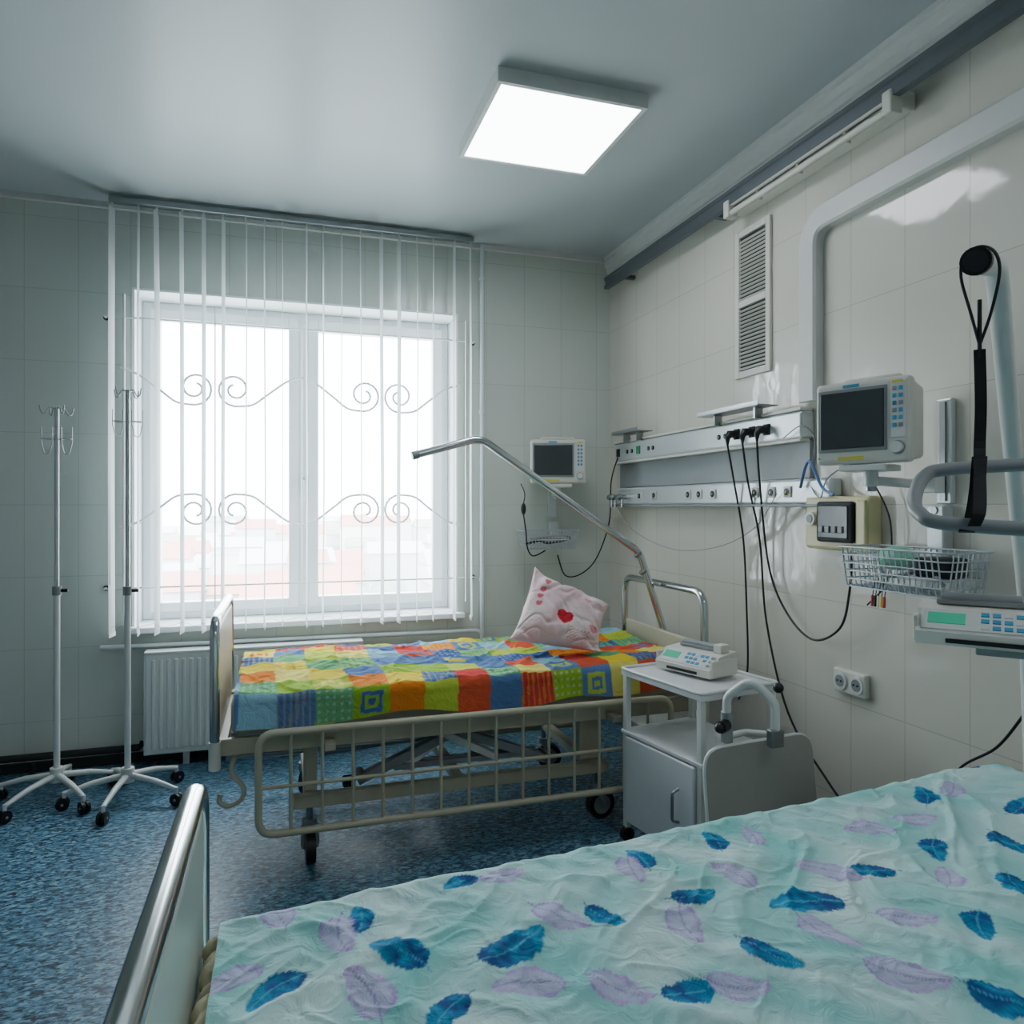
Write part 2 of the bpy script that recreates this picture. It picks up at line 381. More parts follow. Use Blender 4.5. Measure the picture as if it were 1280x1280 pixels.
def bed(x0,x1,y0,y1,hf,hh,footpanel,cloth=False):
    o=O('hospital_bed')
    for X,Hh,pan,pt in ((x0,hf,footpanel,hf-.035),(x1,hh,BEIGE,.74)):
        o.tube(CHROME,fillet([(X,y0,.40),(X,y0,Hh),(X,y1,Hh),(X,y1,.40)],.085,8),.0175,14)
        o.bb(pan,(X-.011,y0+.03,.47),(X+.011,y1-.03,pt),.008)
        for y in (y0,y1): o.cyl(PLAST,(X,y,.40),(X,y,.50),.021)
    for y in (y0+.03,y1-.03): o.bb(BEIGE,(x0,y-.015,.44),(x1,y+.015,.50),.004)
    for x in np.linspace(x0+.02,x1-.02,9): o.bb(BEIGE,(x-.02,y0+.03,.46),(x+.02,y1-.03,.49),.003)
    o.bb(MATT,(x0+.05,y0+.03,.50),(x1-.04,y1-.03,.645),.03)
    if cloth:
        r_=random.Random(2); pts=[];rs=[]
        for i in range(90):
            y=y0+.05+(y1-y0-.12)*i/89; pts.append((x0+.045+r_.uniform(-.002,.002),y,.628+.006*math.sin(i*.5)+r_.uniform(-.003,.003))); rs.append(.024+.005*math.sin(i*1.3)+r_.uniform(0,.003))
        o.tube(CLOTH,pts,rs,12)
        o.bb(CLOTH,(x0+.025,y0+.05,.50),(x0+.06,y1-.07,.625),.01)
    bx0,bx1=x0+.33,x1-.50
    for y in (y0+.07,y1-.07):
        o.bb(BEIGE,(bx0-.06,y-.02,.20),(bx1+.06,y+.02,.25),.005)
        for x in (bx0,bx1): caster(o,x,y,.062,random.uniform(-2,2),.22)
    for x in (bx0,bx1,(bx0+bx1)/2): o.bb(BEIGE,(x-.02,y0+.07,.205),(x+.02,y1-.07,.245),.004)
    for y in (y0+.13,y0+.17,y1-.13):
        o.box(GREYP,((bx0+.42),y,.345),(.50,.014,.035),ry=-.38,bev=.004)
        o.box(GREYP,((bx1-.42),y,.345),(.50,.014,.035),ry=.38,bev=.004)
        for x in (bx0+.2,bx0+.64,bx1-.2,bx1-.64): o.cyl(STEEL,(x,y-.02,.27 if x in(bx0+.2,bx1-.2) else .43),(x,y+.03,.27 if x in(bx0+.2,bx1-.2) else .43),.016,seg=12)
        o.box(WHITE,((bx0+bx1)/2+.02,y,.37),(.34,.02,.03),ry=.5,bev=.004)
        o.box(WHITE,((bx0+bx1)/2-.10,y+.02,.36),(.30,.02,.03),ry=-.6,bev=.004)
        o.box(GREYP,((bx0+bx1)/2+.05,y+.01,.29),(.62,.02,.022),bev=.004)
    o.bb(BEIGE,(bx1-.06,y0+.09,.25),(bx1+.03,y0+.15,.44),.006); o.bb(BEIGE,(bx0-.02,y0+.09,.25),(bx0+.03,y0+.15,.44),.006)
    o.cyl(STEEL,(bx0+.05,(y0+y1)/2,.30),(bx1-.3,(y0+y1)/2,.36),.022); o.cyl(BLACK,(bx1-.35,(y0+y1)/2,.35),(bx1-.1,(y0+y1)/2,.37),.032)
    o.cyl(STEEL,(x0+.02,y0+.25,.36),(bx0+.5,y0+.25,.36),.012); o.cyl(STEEL,(x0+.02,y1-.25,.36),(bx0+.5,y1-.25,.36),.012)
    o.box(BLACK,(bx0+.15,y0+.1,.27),(.05,.04,.04),bev=.008)
    k_=x0+.055
    o.tube(BEIGE,catmull([(k_+.10,y0+.12,.44),(k_+.02,y0+.06,.43),(k_+.0,y0+.02,.38),(k_+.04,y0+.0,.33),(k_+.035,y0-.0,.285),(k_-.01,y0-.0,.265),(k_-.04,y0-.0,.285),(k_-.035,y0-.0,.31)],6),.009,8)
    for ys in (y0-.055,y1+.055):
        a,bb_=x0+.15,x1-.20; zt,zb=.53,.165
        o.tube(BEIGE,fillet([(a,ys,zt),(a,ys,zb),(bb_,ys,zb),(bb_,ys,zt)],.06,6,closed=True),.0135,10,closed=True)
        o.tube(BEIGE,[(a,ys,.335),(bb_,ys,.335)],.008,8)
        n=15
        for i in range(1,n): 
            x=a+(bb_-a)*i/n; o.cyl(BEIGE,(x,ys,zb),(x,ys,zt),.0065,seg=8)
        for x in (a+.25,bb_-.25):
            o.box(BEIGE,(x,ys+(.03 if ys<y0 else -.03),.46),(.04,.07,.03),bev=.004)
    return o.done()
bedA=bed(-.235,1.78,2.80,3.58,.935,.965,WOOD)
bedB=bed(-.138,1.80,.45,1.34,.88,.96,PANEL,True)
# ---------------------------------------------------------------- sheets
def wnoise(x,y,sc,seed,n=10,warp=.6):
    r=np.random.default_rng(seed); z=np.zeros_like(x)
    wx=x+warp/sc*np.sin(y*sc*.7+r.uniform(0,6)); wy=y+warp/sc*np.sin(x*sc*.8+r.uniform(0,6))
    for i in range(n):
        a=r.uniform(0,2*pi); f=sc*r.uniform(.6,1.6)
        z+=np.sin(f*(wx*math.cos(a)+wy*math.sin(a))+r.uniform(0,6.3))
    return z/math.sqrt(n)
def attrmat(name,rough,bscale,bstr,sheen=.1):
    m=bpy.data.materials.new(name); m.use_nodes=True; nt=m.node_tree; b=nt.nodes['Principled BSDF']
    at=nt.nodes.new('ShaderNodeAttribute'); at.attribute_name='Col'; nt.links.new(at.outputs['Color'],b.inputs['Base Color'])
    b.inputs['Roughness'].default_value=rough; b.inputs['Specular IOR Level'].default_value=.08
    tc=nt.nodes.new('ShaderNodeTexCoord'); n=nt.nodes.new('ShaderNodeTexNoise'); n.inputs['Scale'].default_value=bscale; n.inputs['Detail'].default_value=6; n.inputs['Distortion'].default_value=1.2
    nt.links.new(tc.outputs['Object'],n.inputs['Vector']); bp=nt.nodes.new('ShaderNodeBump'); bp.inputs['Strength'].default_value=bstr; bp.inputs['Distance'].default_value=.014
    nt.links.new(n.outputs['Fac'],bp.inputs['Height']); nt.links.new(bp.outputs[0],b.inputs['Normal'])
    return m
def gridobj(name,P,C,mt,shape):
    n0,n1=shape; idx=np.arange(n0*n1).reshape(n0,n1)
    F=np.stack([idx[:-1,:-1],idx[1:,:-1],idx[1:,1:],idx[:-1,1:]],-1).reshape(-1,4)
    me=bpy.data.meshes.new(name); me.from_pydata(P.reshape(-1,3).tolist(),[],F.tolist())
    me.materials.append(mt); at=me.color_attributes.new('Col','FLOAT_COLOR','POINT')
    c4=np.ones((n0*n1,4),dtype=np.float32); c4[:,:3]=C.reshape(-1,3); at.data.foreach_set('color',c4.ravel())
    me.polygons.foreach_set('use_smooth',[True]*len(F)); me.update()
    ob=bpy.data.objects.new(name,me); S.collection.objects.link(ob); return ob
def sheet(name,x0,x1,yn,yf,zt,drop_n,drop_f,res,colfn,mt,wr,seed,hem=.012):
    R=.045; arc=R*pi/2
    X=np.arange(x0,x1,res); 
    xx,qq=np.meshgrid(X,np.linspace(0,1,int((yf(0)-yn+drop_n+drop_f+2*arc)/res)),indexing='ij')
    YF_=yf(xx); YN=np.full_like(xx,yn)
    dn=drop_n+hem*wnoise(xx,xx*0,7,seed+5); df=drop_f+.012*wnoise(xx,xx*0,9,seed+6)
    lo=YN-dn; hi=YF_+df; q=lo+(hi-lo)*qq
    z=np.full_like(q,zt); y=q.copy()
    def side(edge,sgn,mask):
        d=(q-edge)*sgn+R
        th=np.clip(d/R,0,pi/2)
        yy=edge-sgn*R+sgn*R*np.sin(th); zz=zt-R*(1-np.cos(th)); ex=np.clip(d-arc,0,None)
        zz=zz-ex; yy=yy+sgn*(.012*wnoise(xx,q*.3,16,seed+9)*np.clip(ex/.1,0,1)+.02*np.clip(ex/.1,0,1))
        return np.where(mask,yy,y),np.where(mask,zz,z)
    y,z=side(YF_,1,q>YF_-R); y,z=side(YN,-1,q<YN+R)
    top=np.clip(np.minimum(YF_-q,q-YN)/.08+.4,0,1)
    def ridge(sc,sd,wp): return np.exp(-(wnoise(xx,q,sc,sd,warp=wp)/.26)**2)
    w=wr*(.55*wnoise(xx,q,6,seed)+.36*ridge(9,seed+1,1.8)+.30*ridge(15,seed+4,1.8)+.22*ridge(30,seed+2,1.8)+.10*wnoise(xx,q,60,seed+3))
    z=z+w*top; z=z+ .02*np.clip((xx-1.2)/.6,0,1)
    P=np.stack([xx,y,z],-1); C=colfn(xx,q,seed)
    return gridobj(name,P,C,mt,xx.shape)
blues=[(.12,1.20,.045),(.30,1.26,.04),(.167,1.09,.06),(-.012,1.07,.055),(.206,.94,.05),(.337,1.046,.072),(.676,1.09,.05),(.50,1.08,.045),(.648,1.24,.05),(.827,1.264,.045),(.542,.884,.05),(.839,1.017,.075),(.693,.912,.055),(1.027,1.072,.055),(1.225,1.109,.055),(1.411,1.302,.055),(1.058,.874,.05),(.929,.7185,.06),(1.657,1.413,.05),(1.376,1.072,.055),(1.239,.954,.05),(1.55,1.18,.06)]
lil=[(.085,1.165,.06),(-.07,1.114,.05),(.112,1.02,.065),(.383,1.26,.05),(.43,1.10,.06),(.329,.966,.06),(.612,1.203,.055),(.449,.918,.055),(.614,1.02,.06),(.611,.871,.05),(.956,1.094,.065),(.811,.928,.06),(1.17,1.222,.06),(.969,.925,.055),(.842,.807,.065),(1.49,1.30,.05),(1.154,1.016,.05),(.91,1.257,.045),(1.30,1.22,.055),(1.45,.98,.055)]
r2=random.Random(3)
feats=[(x,y,l,r2.uniform(0,2*pi),0) for x,y,l in blues]+[(x,y,l,r2.uniform(0,2*pi),1) for x,y,l in lil]
for i in range(90):
    x,y=r2.uniform(-.1,1.8),r2.uniform(.15,1.7)
    if all((x-f[0])**2+(y-f[1])**2>.115**2 for f in feats): feats.append((x,y,.055,r2.uniform(0,2*pi),r2.choice((0,1))))
def feather_col(x,q,seed):
    C=np.empty(x.shape+(3,)); base=np.array(lin('86c8c4')[:3]); pale=np.array(lin('c2dfde')[:3])
    n=np.clip(.5+.5*wnoise(x,q,22,31,warp=1.5)*.8,0,1)[...,None]; C[:]=base*(1-n)+pale*n
    ns=wnoise(x,q,180,55,n=8)
    for fx,fy,L,a,kind in feats:
        L=L*1.12
        ca,sa=math.cos(a),math.sin(a); m=(np.abs(x-fx)<L*1.4)&(np.abs(q-fy)<L*1.4)
        if not m.any(): continue
        dx=x[m]-fx; dy=q[m]-fy; u=(dx*ca+dy*sa)/L*1.28; v=(-dx*sa+dy*ca)/L*1.28
        v=v-.18*(u*u-.3)
        uu=np.clip(u,-1,1); hw=.54*np.sqrt(1-uu*uu)*(1-.3*uu)+.05*ns[m]*(.4+.6*(1-uu*uu))+.03*np.sin((u*1.0+np.abs(v))*26)
        ins=np.clip((hw-np.abs(v))/.05,0,1)*(np.abs(u)<1)
        stem=((np.abs(v)<.035)&(u<-.6)&(u>-1.3)).astype(float)
        barb=.5+.5*np.sin((u*.8-np.abs(v))*38+ns[m]*1.2); g=np.clip(.5+.6*u+.4*ns[m],0,1)
        if kind==0: c1,c2,c3=lin('0c4484')[:3],lin('1a94bc')[:3],lin('143c78')[:3]; st=.95
        else: c1,c2,c3=lin('a074c6')[:3],lin('c0a2d8')[:3],lin('7c4aa4')[:3]; st=.95
        c=np.outer(1-g,c1)+np.outer(g,c2); c=c*(1-.4*barb[:,None])+.4*barb[:,None]*np.array(c3)
        if kind==1:
            edge=np.clip(1-(hw-np.abs(v))/.26+.3*ns[m],.2,1)[:,None]; c=c*(edge)+(1-edge)*np.array(lin('b8c4da')[:3])
        rib=(np.abs(v)<.03)[:,None]; c=np.where(rib,c*.5+.5*np.array(lin('5fb4d0' if kind==0 else '8458a4')[:3]),c)
        al=(np.maximum(ins,stem*.7)*st)[:,None]; C[m]=C[m]*(1-al)+c*al
    return C
FSH=attrmat('feather_print_cotton',.95,24,.6)
sheet('feather_print_bedsheet',-.098,1.76,.42,lambda x:1.305+.075*x,.674,.16,.12,.0034,feather_col,FSH,.0125,11)
pal=[lin(c)[:3] for c in ('b02c28','cc7420','ccb828','7fa428','50709c','7ca8ba','36588c','a4b83c','c04c2c','5c9c68','ccc460','486894')]
def patch_col(x,q,seed):
    C=np.empty(x.shape+(3,)); s=.135
    i=np.floor((x+.013*wnoise(x,q,5,3)+3)/s).astype(int); j=np.floor((q+.01*wnoise(x,q,4,8)+3)/s).astype(int)
    fx=((x+.013*wnoise(x,q,5,3)+3)/s)%1; fy=((q+.01*wnoise(x,q,4,8)+3)/s)%1
    h=(i*7+j*13+(i*j)%5*3+(i//2)*5)%len(pal); P=np.array(pal); C=P[h]
    k=(i*5+j*3+i*j)%7; m=np.maximum(np.abs(fx-.5),np.abs(fy-.5))
    h2=(h+3)%len(pal)
    fr=(k==1)&(m>.18)&(m<.30); C=np.where(fr[...,None],P[h2],C)
    fr=(k==1)&(m<.09); C=np.where(fr[...,None],P[h2],C)
    dots=(k==3)&(((fx*5)%1-.5)**2+((fy*5)%1-.5)**2<.05); C=np.where(dots[...,None],C*.7+.2,C)
    st=(k==5)&((fx*6)%1<.35); C=np.where(st[...,None],C*.75+np.array(pal[2])*.25,C)
    w=np.clip(.5+.4*wnoise(x,q,12,77),0,1)[...,None]; return np.clip(C*(1.0+.2*w)+.015,0,1)
PSH=attrmat('patchwork_cotton',.95,22,.6)
sheet('patchwork_bedspread',-.17,1.72,2.785,lambda x:3.60+0*x,.668,.10,.12,.006,patch_col,PSH,.018,23,hem=.018)
# pillow
def pillow():
    n=90; u=np.linspace(-1,1,n); U,V=np.meshgrid(u,u,indexing='ij'); 
    Ps=[];Cs=[]
    for sgn in (1,-1):
        T=.115*np.clip((1-U**2)*(1-V**2),0,1)**.42
        X=.21*U*(1-.12*(1-V**2)*np.abs(U)**3); Z=.18*V*(1-.12*(1-U**2)*np.abs(V)**3)
        fold=np.exp(-(wnoise(X,Z,16,int(70+sgn),warp=2.0)/.22)**2)+.6*np.exp(-(wnoise(X,Z,34,int(50+sgn),warp=2.0)/.25)**2)
        wr=(.013*wnoise(X,Z,15,int(90+sgn),warp=1.8)-.017*fold)*np.clip(T/.05,0,1)
        Ps.append(np.stack([X,-sgn*(T+wr),Z],-1))
        C=np.empty(U.shape+(3,)); C[:]=lin('e6d6d6')[:3]
        nn=np.clip(.5+.7*wnoise(X,Z,26,5),0,1)[...,None]; C=C*(1-nn*.45)+nn*.45*np.array(lin('deb2ba')[:3])
        for hx,hz,s,co in ((.0,-.04,.034,'c0303c'),(-.12,.12,.014,'cf6a76'),(-.13,.08,.013,'cf6a76'),(-.135,.04,.013,'cf6a76'),(-.13,.0,.013,'cf6a76'),(.14,-.05,.02,'d4909a'),(.09,.09,.014,'dca0a6')):
            a=(X-hx)/s; b=(Z-hz)/s; m=(a*a+b*b-1)**3-a*a*b**3<0; C=np.where(m[...,None],np.array(lin(co)[:3]),C)
        g=(np.abs(X-.07)<.055)&(np.abs(Z+.10)<.03)&((X*60%1<.5)^(Z*60%1<.5)); C=np.where(g[...,None],np.array(lin('c8a6a0')[:3]),C)
        Cs.append(C)
    P=np.concatenate([p.reshape(-1,3) for p in Ps]); C=np.concatenate([c.reshape(-1,3) for c in Cs])
    # pull one corner up into a peak
    wgt=np.clip(-P[:,0]/.21,0,1)*np.clip(P[:,2]/.18,0,1); P[:,2]+=.05*wgt**2; P[:,0]+=.03*wgt
    wgt=np.clip(P[:,0]/.21,0,1)*np.clip(P[:,2]/.18,0,1); P[:,2]-=.04*wgt**2
    R=np.array(Euler((math.radians(-34),math.radians(17),math.radians(-16))).to_matrix()); P=P@R.T
    lvl=-.135; k=.035; d=(P[:,2]-lvl)/k
    low=np.clip(-d,0,4)[:,None]; P[:,2]=lvl+k*np.where(d>12,d,np.log1p(np.exp(np.clip(d,-30,12))))
    P[:,:2]*=1+.05*low
    idx=np.arange(n*n).reshape(n,n); F=np.stack([idx[:-1,:-1],idx[1:,:-1],idx[1:,1:],idx[:-1,1:]],-1).reshape(-1,4)
    F=np.concatenate([F,F[:,::-1]+n*n])
    me=bpy.data.meshes.new('pillow'); me.from_pydata(P.tolist(),[],F.tolist()); me.materials.append(attrmat('pink_heart_cotton',.95,26,.5))
    at=me.color_attributes.new('Col','FLOAT_COLOR','POINT'); c4=np.ones((len(P),4),dtype=np.float32); c4[:,:3]=C; at.data.foreach_set('color',c4.ravel())
    b=bmesh.new(); b.from_mesh(me); bmesh.ops.remove_doubles(b,verts=b.verts,dist=.0003); bmesh.ops.recalc_face_normals(b,faces=b.faces); b.to_mesh(me); b.free()
    me.polygons.foreach_set('use_smooth',[True]*len(me.polygons))
    ob=bpy.data.objects.new('pillow',me); S.collection.objects.link(ob)
    ob.location=(1.235,3.14,.822); return ob
pillow()
# ---------------------------------------------------------------- lifting poles
o=O('lifting_pole')
o.tube(CHROME,fillet([(1.80,3.2,.44),(1.80,3.2,.74),(1.67,3.2,1.12),(.86,3.2,1.66),(.56,3.2,1.575)],.12,8),.0175,14)
o.cyl(STEEL,(.575,3.2,1.579),(.545,3.2,1.571),.0195); o.bb(BEIGE,(1.79,3.15,.42),(1.83,3.25,.52),.008)
for q in ((1.66,1.127),(1.69,1.04)): o.cyl(STEEL,(q[0]-.006,3.2,q[1]-.01),(q[0]+.004,3.2,q[1]-.02),.0215)
o.done()
o=O('lifting_pole')
pp=fillet([(1.82,1.36,.44),(1.81,1.355,.72),(1.72,1.30,1.12),(1.02,.815,1.71),(.762,.634,1.632)],.13,8)
o.tube(WHITE,pp,.0155,16); d=(Vector((.762,.634,1.632))-Vector((1.02,.815,1.71))).normalized(); e0=Vector((.762,.634,1.632))
o.cyl(BLACK,e0-d*.02,e0+d*.006,.0162); o.cyl(DARK,e0+d*.006,e0+d*.009,.012); o.bb(BEIGE,(1.81,1.31,.42),(1.85,1.40,.52),.008)
sp=Vector((.80,.661,1.643)); 
def strap(o,pts,w,th,side):
    P=[Vector(p) for p in pts]; n=len(P); vs=[];fs=[]; sd=Vector(side).normalized()
    for i,p in enumerate(P):
        t=(P[min(i+1,n-1)]-P[max(i-1,0)]).normalized(); nn=t.cross(sd).normalized(); ww=w if not isinstance(w,list) else w[i]
        vs+= [p+sd*ww/2+nn*th/2,p-sd*ww/2+nn*th/2,p-sd*ww/2-nn*th/2,p+sd*ww/2-nn*th/2]
    for i in range(n-1):
        for k in range(4): k2=(k+1)%4; fs.append([i*4+k,i*4+k2,(i+1)*4+k2,(i+1)*4+k])
    fs+= [[0,1,2,3][::-1],[(n-1)*4+k for k in range(4)]]; o.add(vs,fs,BLACK)
sdv=Vector((.64,-.77,0)).normalized(); fw=Vector((.77,.64,0))
o.tube(BLACK,catmull([sp+sdv*.0+Vector((0,0,-.10)),sp+sdv*.012+Vector((0,0,-.06)),sp+sdv*.020+Vector((0,0,-.015)),sp+sdv*.015+Vector((0,0,.010)),sp+Vector((0,0,.019)),sp-sdv*.015+Vector((0,0,.010)),sp-sdv*.019+Vector((0,0,-.015)),sp-sdv*.009+Vector((0,0,-.06)),sp+Vector((0,0,-.10))],6),.002,6)
o.tube(BLACK,[sp+Vector((0,0,-.045)),sp+Vector((0,0,-.115))],.0025,8)
hc=Vector((.80,.661,1.365))
strap(o,catmull([sp+Vector((0,0,-.105)),sp+Vector((.002,0,-.17)),sp+Vector((0,0,-.225)),hc-fw*.045+Vector((0,0,.02)),hc-fw*.080+Vector((0,0,-.02)),hc-fw*.082+Vector((-.004,.004,-.038))],5),.0125,.004,sdv)
strap(o,catmull([sp+Vector((0,0,-.235)),hc-fw*.035+Vector((-.002,.002,.0)),hc-fw*.06+Vector((-.005,.005,-.03)),hc-fw*.068+Vector((-.009,.009,-.045))],5),.016,.004,sdv)
gyv=fw*.85+Vector((0,0,.50))
ring=[hc+sdv*a_+gyv*b_ for a_,b_ in ((-.068,-.015),(-.06,.045),(-.03,.065),(.10,.075),(.20,.075),(.23,.04),(.23,-.05),(.20,-.085),(.10,-.085),(-.03,-.072),(-.06,-.05))]
o.tube(GREYP,catmull(ring,6,closed=True),.0085,12,closed=True)
o.done()
# ---------------------------------------------------------------- bed-head rails
o=O('medical_wall_rail')
RAILP=mat('rail_aluminium','cdd3d4',.28,.35,noise=.03)
ya,yb=2.36,4.04
o.bb(RAILP,(1.935,ya,1.615),(2.0,yb,1.725),.01); o.bb(RAILP,(1.945,ya-.15,1.355),(2.0,yb,1.455),.01)
o.bb(GREYP,(1.975,ya,1.46),(2.0,yb,1.61)) 
o.bb(PLAST,(1.93,ya,1.725),(1.99,yb,1.738),.003); o.bb(PLAST,(1.93,ya,1.602),(1.975,yb,1.615),.003); o.bb(GREYP,(1.93,ya-.15,1.345),(1.975,yb,1.356),.003)
def sock(y,z,mt=BLACK,r=.014,x=1.933):
    o.cyl(mt,(x+.004,y,z),(x-.003,y,z),r,seg=14); o.cyl(GREYP,(x-.002,y,z),(x-.006,y,z),r*.4,seg=8)
for y in (3.86,3.8,3.60,3.55,2.92,2.87): sock(y,1.668,BLACK,.012)
for y in (3.98,2.78,2.67,2.57): o.bb(DARK,(1.929,y-.02,1.645),(1.936,y+.02,1.692),.002)
o.bb(mat('green_socket','2a8a5a',.4,noise=.05),(1.927,3.70,1.645),(1.936,3.74,1.69),.003)
for y in (3.72,3.55,3.2,3.1,2.98,2.66,2.55,2.45): 
    o.bb(PLAST,(1.938,y-.022,1.383),(1.946,y+.022,1.428),.004); sock(y,1.405,BLACK,.015,1.938)
for y,m_ in ((2.66,YEL),(2.45,YEL),(3.55,YEL)): o.bb(m_,(1.935,y-.013,1.392),(1.9375,y+.013,1.398))
for y0,y1 in ((2.53,2.99),(3.60,3.92)):
    o.bb(STEEL,(1.86,y0,1.765),(1.96,y1,1.77),.002); o.bb(STEEL,(1.86,y0,1.77),(1.863,y1,1.785)); 
    for y in (y0+.08,y1-.08): o.bb(STEEL,(1.90,y-.006,1.72),(1.94,y+.006,1.768))
for y in (3.86,3.95,4.0):
    o.cyl(CHROME,(1.945,y,1.40),(1.89,y,1.40),.013); o.cyl(CHROME,(1.90,y,1.40),(1.90,y,1.34),.008); o.ball(STEEL,(1.885,y,1.40),.018)
rail=o.done()
# ---------------------------------------------------------------- patient monitors
def basket(o,x0,x1,y0,y1,z0,z1,mt,nx,ny,nz):
    tx=.02
    for i in range(nz+1):
        t=i/nz; z=z0+(z1-z0)*t; k=tx*(1-t)
        o.tube(mt,fillet([(x0+k,y0+k,z),(x1-k,y0+k,z),(x1-k,y1-k,z),(x0+k,y1-k,z)],.03,3,closed=True),.0035 if i==nz else .0024,6,closed=True)
    for i in range(nx+1):
        x=x0+.03+(x1-x0-.06)*i/nx
        o.tube(mt,fillet([(x,y0,z1),(x,y0+tx,z0),(x,y1-tx,z0),(x,y1,z1)],.015,3),.0022,5)
    for i in range(ny+1):
        y=y0+.03+(y1-y0-.06)*i/ny
        o.tube(mt,fillet([(x0,y,z1),(x0+tx,y,z0),(x1-tx,y,z0),(x1,y,z1)],.015,3),.0022,5)
def monitor(w):
    o=O('patient_monitor'); h=.26
    o.box(PLAST,(0,.02,0),(w,.045,h),bev=.014,seg=3)
    o.box(PLAST,(0,.095,0),(w*.97,.12,h*.96),bev=.016,seg=3,taper=.9)
    o.box(GREYP,(-w*.09,-.004,.008),(w*.74,.006,h*.76),bev=.002)
    o.box(SCREEN,(-w*.09,-.008,.008),(w*.68,.006,h*.68),bev=.002)
    px=w*.385
    o.box(WHITE,(px,-.003,.03),(w*.15,.004,h*.66),bev=.002)
    for i in range(6): 
        for j in (0,1): o.box(BLUEK if (i+j)%3 else GREYP,(px-.009+j*.018,-.007,.092-i*.022),(.012,.004,.013),bev=.002)
    o.box(YEL,(px,-.007,.112),(.03,.003,.008)); 
    o.cyl(WHITE,(px,0,-.085),(px,-.022,-.085),.017); o.cyl(GREYP,(px,-.001,-.085),(px,-.006,-.085),.021)
    o.box(GREENL,(-w*.45,-.004,-h*.42),(.006,.003,.006)); o.box(YEL,(-w*.1,-.004,-h*.43),(.08,.002,.012))
    o.box(BLUEK,(-w*.1,-.004,h*.44),(.05,.002,.01))
    o.tube(PLAST,fillet([(-w*.3,.08,h/2-.01),(-w*.3,.08,h/2+.012),(w*.3,.08,h/2+.012),(w*.3,.08,h/2-.01)],.015,4),.008,8)
    o.box(WHITE,(0,.06,-h/2-.012),(w*.5,.12,.02),bev=.004); o.box(BLACK,(-.02,.04,-h/2-.008),(.05,.05,.02),bev=.003)
    o.cyl(WHITE,(0,.07,-h/2-.02),(0,.07,-h/2-.07),.022); o.cyl(STEEL,(0,.07,-h/2-.05),(0,.07,-h/2-.085),.016)
    return o
def w2l(p,loc,rz): return Matrix.Rotation(-rz,4,'Z')@(Vector(p)-Vector(loc))
rz1=math.radians(-67.7); loc=(1.71,1.815,1.61)
o=monitor(.29)
L=lambda *p: w2l(p,loc,rz1)
o.tube(WHITE,[L(1.775,1.84,1.43),L(1.88,1.80,1.42),L(1.965,1.78,1.42)],.015,10)
o.box(RAILP,L(1.985,1.755,1.52),(.02,.055,.33),rz=-rz1,bev=.004); o.box(STEEL,L(1.972,1.755,1.52),(.006,.02,.31),rz=-rz1)
o.box(WHITE,L(1.955,1.775,1.425),(.05,.06,.07),rz=-rz1,bev=.006)
o.done(loc,rz1)
loc2=(1.545,3.98,1.61); rz2=math.radians(-17)
o=monitor(.33)
L=lambda *p: w2l(p,loc2,rz2)
o.tube(WHITE,[L(1.565,4.05,1.43),L(1.58,4.12,1.42),L(1.60,4.20,1.42)],.014,10); o.box(RAILP,L(1.60,4.228,1.48),(.055,.02,.40),rz=-rz2,bev=.004)
o.done(loc2,rz2)
WIRE=mat('wire_white_chrome','b4bec4',.3,.2,noise=.03)
o=O('wire_basket'); basket(o,1.765,1.955,1.56,1.985,1.085,1.215,WIRE,7,17,5)
o.bb(RAILP,(1.955,1.74,1.15),(1.998,1.80,1.35),.004)
for z in (1.335,1.30): o.cyl(STEEL,(1.956,1.77,z),(1.95,1.77,z),.012)
o.ball(GRNB,(1.84,1.80,1.185),.055,(1,1.2,.7)); o.box(BLACK,(1.87,1.67,1.165),(.09,.12,.06),rz=.3,bev=.01)
o.tube(GREYP,catmull([(1.80,1.6,1.12),(1.85,1.7,1.15),(1.80,1.8,1.13),(1.88,1.9,1.16),(1.90,1.75,1.14),(1.85,1.62,1.13)],6),.006,6)
for i,m_ in enumerate((RED,YEL,WHITE,BLACK,RED)):
    y=1.80+i*.012; o.tube(BLACK,[(1.80,y,1.12),(1.79,y+.003,1.06)],.0015,5); o.cyl(m_,(1.79,y+.003,1.065),(1.789,y+.003,1.03),.004,seg=8)
o.done()
o=O('wire_basket'); basket(o,1.35,1.70,4.02,4.19,1.09,1.20,WIRE,14,6,4)
o.bb(RAILP,(1.57,4.19,1.1),(1.63,4.238,1.25),.004)
for k in range(4): o.tube((BLACK,GREYP,WHITE,GREYP)[k],catmull([(1.38+.02*k,4.1,1.12),(1.45,4.05+.02*k,1.14),(1.55,4.15,1.12+.01*k),(1.66,4.08,1.15),(1.58,4.06,1.17),(1.42,4.12,1.15)],6),.006,6)
o.ball(BLACK,(1.335,4.0,1.33),.022,(.7,.7,1.6)); o.tube(BLACK,catmull([(1.335,4.0,1.36),(1.36,4.05,1.42),(1.345,4.08,1.48)],5),.003,6)
o.tube(BLACK,catmull([(1.335,4.0,1.30),(1.35,4.0,1.2),(1.37,4.03,1.1),(1.42,4.07,1.05),(1.5,4.08,1.08)],5),.004,6)
o.done()
o=O('wall_power_box')
o.bb(CREAM,(1.94,2.02,1.185),(2.0,2.345,1.385),.012); o.bb(DARK,(1.918,2.08,1.215),(1.942,2.26,1.365),.01)
o.bb(SCREEN,(1.914,2.095,1.23),(1.92,2.245,1.35),.003)
for i in range(4): o.bb(GREYP,(1.908,2.115+i*.033,1.25),(1.915,2.138+i*.033,1.275),.003)
o.cyl(PLAST,(1.942,2.305,1.30),(1.928,2.305,1.30),.026); o.cyl(GREYP,(1.93,2.305,1.30),(1.925,2.305,1.30),.016)
